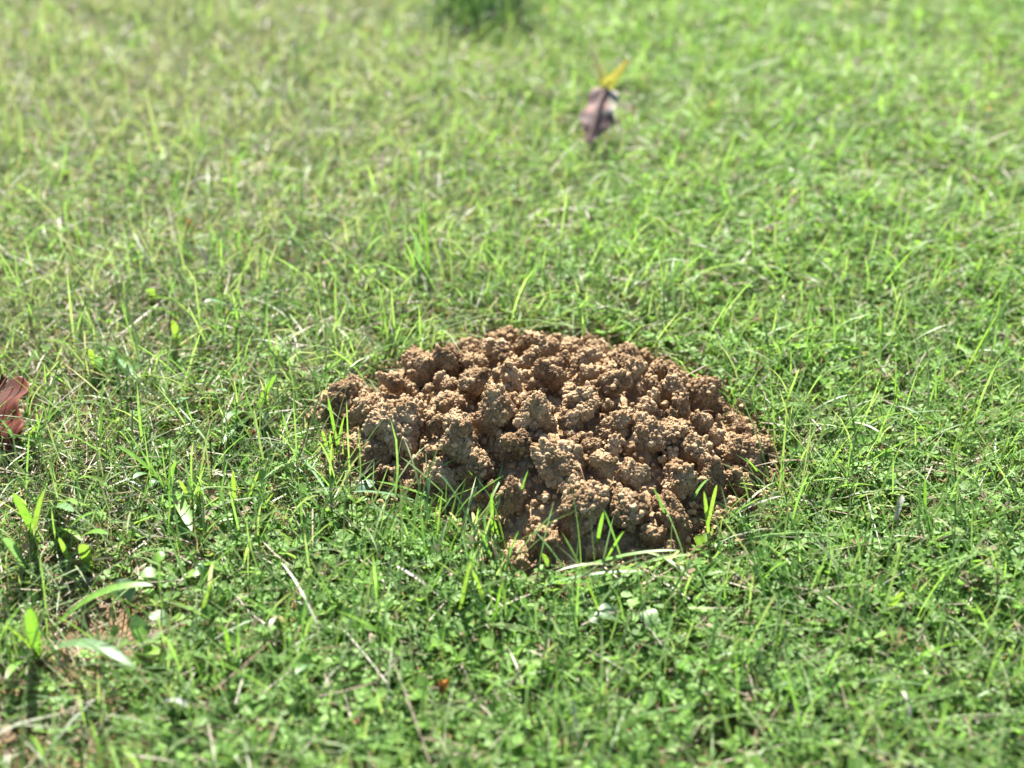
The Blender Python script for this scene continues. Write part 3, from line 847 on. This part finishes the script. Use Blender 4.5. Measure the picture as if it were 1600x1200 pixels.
trn = N.new("ShaderNodeBsdfTranslucent"); tin = N.new("ShaderNodeVectorMath"); tin.operation = 'MULTIPLY'
L.new(sc_.outputs[0], tin.inputs[0]); tin.inputs[1].default_value = (1.5, 0.95, 0.75); L.new(tin.outputs[0], trn.inputs[0])
mxs = N.new("ShaderNodeMixShader"); mxs.inputs[0].default_value = 0.25
L.new(P.outputs[0], mxs.inputs[1]); L.new(trn.outputs[0], mxs.inputs[2]); L.new(mxs.outputs[0], O.inputs[0])

def solid(o, th):
    m = o.modifiers.new("thickness", 'SOLIDIFY'); m.thickness = th; m.offset = 0

cl_b = at(922, 222, 0.0)
curled = empty("curled_leaf", tuple(cl_b), "dry purple brown curled leaf with yellow forked stalk lying in grass behind mound", "leaf")
tipp = at(921, 226, 0.026); backp = at(948, 136, 0.066)
axis = backp - tipp; Ln = np.linalg.norm(axis); ax = axis / Ln
sv = np.cross(ax, [0, 0, 1]); sv /= np.linalg.norm(sv); nv_ = np.cross(sv, ax)
NU, NVV = 26, 15
for part, sgn in (("leaf_half", -1), ("leaf_half", 1)):
    V, C = [], []
    for i in range(NU + 1):
        t = i / NU
        wv = 0.0225 * (min(t / 0.46, 1.0) ** 0.9) * (1 - 0.45 * max(t - 0.5, 0)) * (1 + 0.10 * math.sin(t * 17 + sgn))
        if sgn > 0: wv *= 0.88
        for j in range(NVV + 1):
            s = j / NVV
            drop = -0.30 * s * wv + (0.0025 * math.sin(t * 9 + 2 * sgn) + 0.0012 * math.sin(t * 23)) * s
            p = tipp + axis * t + sv * (sgn * s * wv * 0.95) + nv_ * (drop + 0.002 * math.sin(math.pi * t))
            V.append(p - cl_b)
            e = 0.5 + 0.5 * math.sin(t * 11 + s * 6 + sgn)
            c = np.array([0.105, 0.066, 0.062]) * (0.75 + 0.5 * e)
            if sgn > 0 and t > 0.42 and s > 0.30 - 0.1 * math.sin(t * 14): c = np.array([0.19, 0.172, 0.15])
            if abs(t - 0.42 - 0.06 * s) < 0.07 or s < 0.10: c = np.array([0.045, 0.026, 0.026])
            for tt, ss, gg in ((0.62, .55, -1), (0.66, .35, 1), (0.28, .55, 1), (0.20, .8, -1)):
                if gg == sgn and (t - tt) ** 2 / .006 + (s - ss) ** 2 / .05 < 1: c = np.array([0.20, 0.115, 0.09])
            if s > 0.9: c = c * 1.5
            C.append(c)
    Fq = [[i * (NVV + 1) + j, (i + 1) * (NVV + 1) + j, (i + 1) * (NVV + 1) + j + 1, i * (NVV + 1) + j + 1] for i in range(NU) for j in range(NVV)]
    o = link(part, mesh_tris(part, np.array(V), np.array(Fq), np.array(C)), M_DEAD, curled); solid(o, 0.0005)
def rod(parent, name, a, b, r0, r1, mat, colour, bow=0.0, sides=7, segs=8, origin=None):
    a = np.array(a); b = np.array(b); V, F, C = [], [], []
    c1 = arc(a, b, bow)
    for k in range(segs + 1):
        t = k / segs
        p = (1 - t) ** 2 * a + 2 * t * (1 - t) * c1 + t * t * b
        d = 2 * (1 - t) * (c1 - a) + 2 * t * (b - c1); d /= np.linalg.norm(d)
        u = np.cross(d, [0.3, 0.2, 0.9]); u /= np.linalg.norm(u); w = np.cross(d, u)
        r = r0 * (1 - t) + r1 * t
        for s in range(sides):
            q = 2 * math.pi * s / sides
            V.append(p + u * r * math.cos(q) + w * r * math.sin(q)); C.append(colour)
    for k in range(segs):
        for s in range(sides):
            F.append([k * sides + s, k * sides + (s + 1) % sides, (k + 1) * sides + (s + 1) % sides, (k + 1) * sides + s])
    V = np.array(V) - np.array(parent.location)
    return link(name, mesh_tris(name, V, np.array(F), np.array(C)), mat, parent)
rod(curled, "midrib", tipp + nv_ * 0.001, backp + nv_ * 0.001, 0.0007, 0.0014, M_DEAD, (0.06, 0.035, 0.03), 0.010)
YEL = (0.55, 0.50, 0.07)
leaf_part(curled, "stalk", (backp, arc(backp, at(926, 84, .095), .001), at(926, 84, .095)), 0.015, YEL, (0.50, 0.40, 0.2), mat=M_STRAW, shape='stem', fold=0.3, up=(0, -1, 0.3))
leaf_part(curled, "stalk", (backp, arc(backp, at(982, 94, .092), .001), at(982, 94, .092)), 0.015, YEL, (0.42, 0.32, 0.08), mat=M_STRAW, shape='stem', fold=0.3, up=(0, -1, 0.3))

# red lobed leaf at the left edge
def lobed_leaf(name, c, ln, wd, az_, label, colours, lift=0.012, lobes=4.0, depth=0.45, curl=0.012):
    t = empty(name, tuple(c), label, "leaf", "fallen leaves in the lawn")
    NU, NV2 = 64, 12
    for sgn in (-1, 1):
        V, C = [], []
        for i in range(NU + 1):
            u = i / NU
            env = math.sin(math.pi * (0.03 + 0.95 * u) ** 0.9) ** 0.6
            w = wd / 2 * env * (1 - depth * (0.5 + 0.5 * math.cos(2 * math.pi * lobes * u + 0.4 * sgn)))
            for j in range(NV2 + 1):
                s = j / NV2
                x = (u - 0.5) * ln + s * w * 0.35
                y = sgn * s * w
                z = lift + curl * (s * s) * (1 if sgn > 0 else 0.5) * env + 0.006 * math.sin(u * 5 + sgn) + 0.002 * math.sin(u * 21) * s
                V.append((x * math.cos(az_) - y * math.sin(az_), x * math.sin(az_) + y * math.cos(az_), z))
                cc = np.array(colours[0]) * (1 - s) + np.array(colours[1]) * s
                fr = (u * 8 - s * 0.9) % 1.0
                cc = cc * (1 + 0.45 * math.exp(-((fr - 0.5) / 0.09) ** 2)) * (0.75 + 0.5 * random.random())
                C.append(cc)
        Fq = [[i * (NV2 + 1) + j, (i + 1) * (NV2 + 1) + j, (i + 1) * (NV2 + 1) + j + 1, i * (NV2 + 1) + j + 1] for i in range(NU) for j in range(NV2)]
        o = link("leaf_half", mesh_tris("leaf_half", np.array(V), np.array(Fq), np.array(C)), M_DEAD, t); solid(o, 0.0004)
    a = np.array(c) + np.array([-0.5 * ln * math.cos(az_), -0.5 * ln * math.sin(az_), lift]); b = np.array(c) + np.array([0.48 * ln * math.cos(az_), 0.48 * ln * math.sin(az_), lift])
    rod(t, "midrib", a, b, 0.0009, 0.0005, M_DEAD, (0.16, 0.06, 0.03), 0.006)
    return t
lobed_leaf("oak_leaf", at(-18, 695), 0.105, 0.090, R(72), "red brown lobed fallen leaf half out of the left edge", [(0.034, 0.009, 0.004), (0.085, 0.016, 0.005)], lift=0.022, lobes=1.6, depth=0.30).rotation_euler = (R(24), R(-6), 0)
lobed_leaf("leaf_scrap", at(299, 381), 0.009, 0.007, R(20), "tiny orange leaf scrap beside the leaning pale straw", [(0.40, 0.15, 0.05), (0.45, 0.2, 0.08)], lift=0.020, lobes=1, depth=0.1, curl=0.004)
lobed_leaf("leaf_scrap", at(397, 706), 0.006, 0.005, R(50), "speck of orange leaf in clover left of the mound", [(0.40, 0.15, 0.03), (0.45, 0.2, 0.05)], lift=0.014, lobes=1, depth=0.1, curl=0.002)
lobed_leaf("leaf_scrap", at(693, 1100), 0.008, 0.006, R(70), "speck of orange leaf near the bottom of frame left of white straw", [(0.40, 0.16, 0.03), (0.5, 0.25, 0.06)], lift=0.014, lobes=1, depth=0.1, curl=0.002)

# darker, taller tussock at the far edge
tus = empty("grass_tussock", tuple(P_DARK), "dark green dense tussock of longer grass at the top edge of lawn", "grass")
Nt = 1000
q = rng.normal(0, 1, (Nt, 2)) * np.array([0.025, 0.045])
L_ = rng.uniform(0.035, 0.085, Nt)
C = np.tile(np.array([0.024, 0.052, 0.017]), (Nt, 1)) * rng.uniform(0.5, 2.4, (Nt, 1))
b3 = np.stack([q[:, 0], q[:, 1], ground_h(q[:, 0] + P_DARK[0], q[:, 1] + P_DARK[1])], 1)
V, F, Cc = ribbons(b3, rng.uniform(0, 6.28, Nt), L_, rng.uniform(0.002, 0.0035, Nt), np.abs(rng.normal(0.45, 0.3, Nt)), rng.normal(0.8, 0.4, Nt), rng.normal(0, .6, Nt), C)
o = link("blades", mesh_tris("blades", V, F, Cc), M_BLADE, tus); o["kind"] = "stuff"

# dew drops
M_DEW, nt, N, L, P, O = nodes_of("dew_water")
P.inputs["Base Color"].default_value = (1, 1, 1, 1); P.inputs["Roughness"].default_value = 0.06
P.inputs["IOR"].default_value = 1.33; P.inputs["Transmission Weight"].default_value = 1.0
dv, df = ICO[3]
for (px, py), r, lab in [((802, 290), .0024, "bright dew drop just below the curled brown leaf, behind the mound"), ((1501, 296), .0028, "glinting dew drop in the far right lawn"),
                         ((37, 233), .0024, "glinting dew drop near the left edge of the far lawn"), ((586, 394), .0024, "glinting dew drop behind the mound's left half"),
                         ((1594, 275), .0026, "glinting dew drop at the right edge of far lawn"), ((834, 26), .0026, "glinting dew drop right of the dark tussock at top")]:
    p = at(px, py, .026)
    me = mesh_tris("dew_drop", dv * r * np.array([1, 1, .92]), df); 
    o = link("dew_drop", me, M_DEW, loc=tuple(p))
    o["label"] = lab; o["category"] = "dew drop"; o["group"] = "dew drops glinting on the grass"

# hair-thin rootlets sticking out of the earth
for (a, b) in [((900, 730), (912, 765)), ((960, 752), (972, 745)), ((985, 660), (1010, 640)), ((640, 640), (660, 652)), ((1020, 575), (1045, 570)), ((760, 560), (748, 575)), ((870, 780), (880, 765)), ((1085, 660), (1110, 655))]:
    pa = mound_hit(*a); pb = mound_hit(*b)
    rod(mound, "rootlet", pa + np.array([0, -.006, .010]), pb + np.array([0, -.010, .014]), 0.0004, 0.0002, M_STRAW, (0.36, 0.2, 0.1), 0.006, sides=4, segs=6)
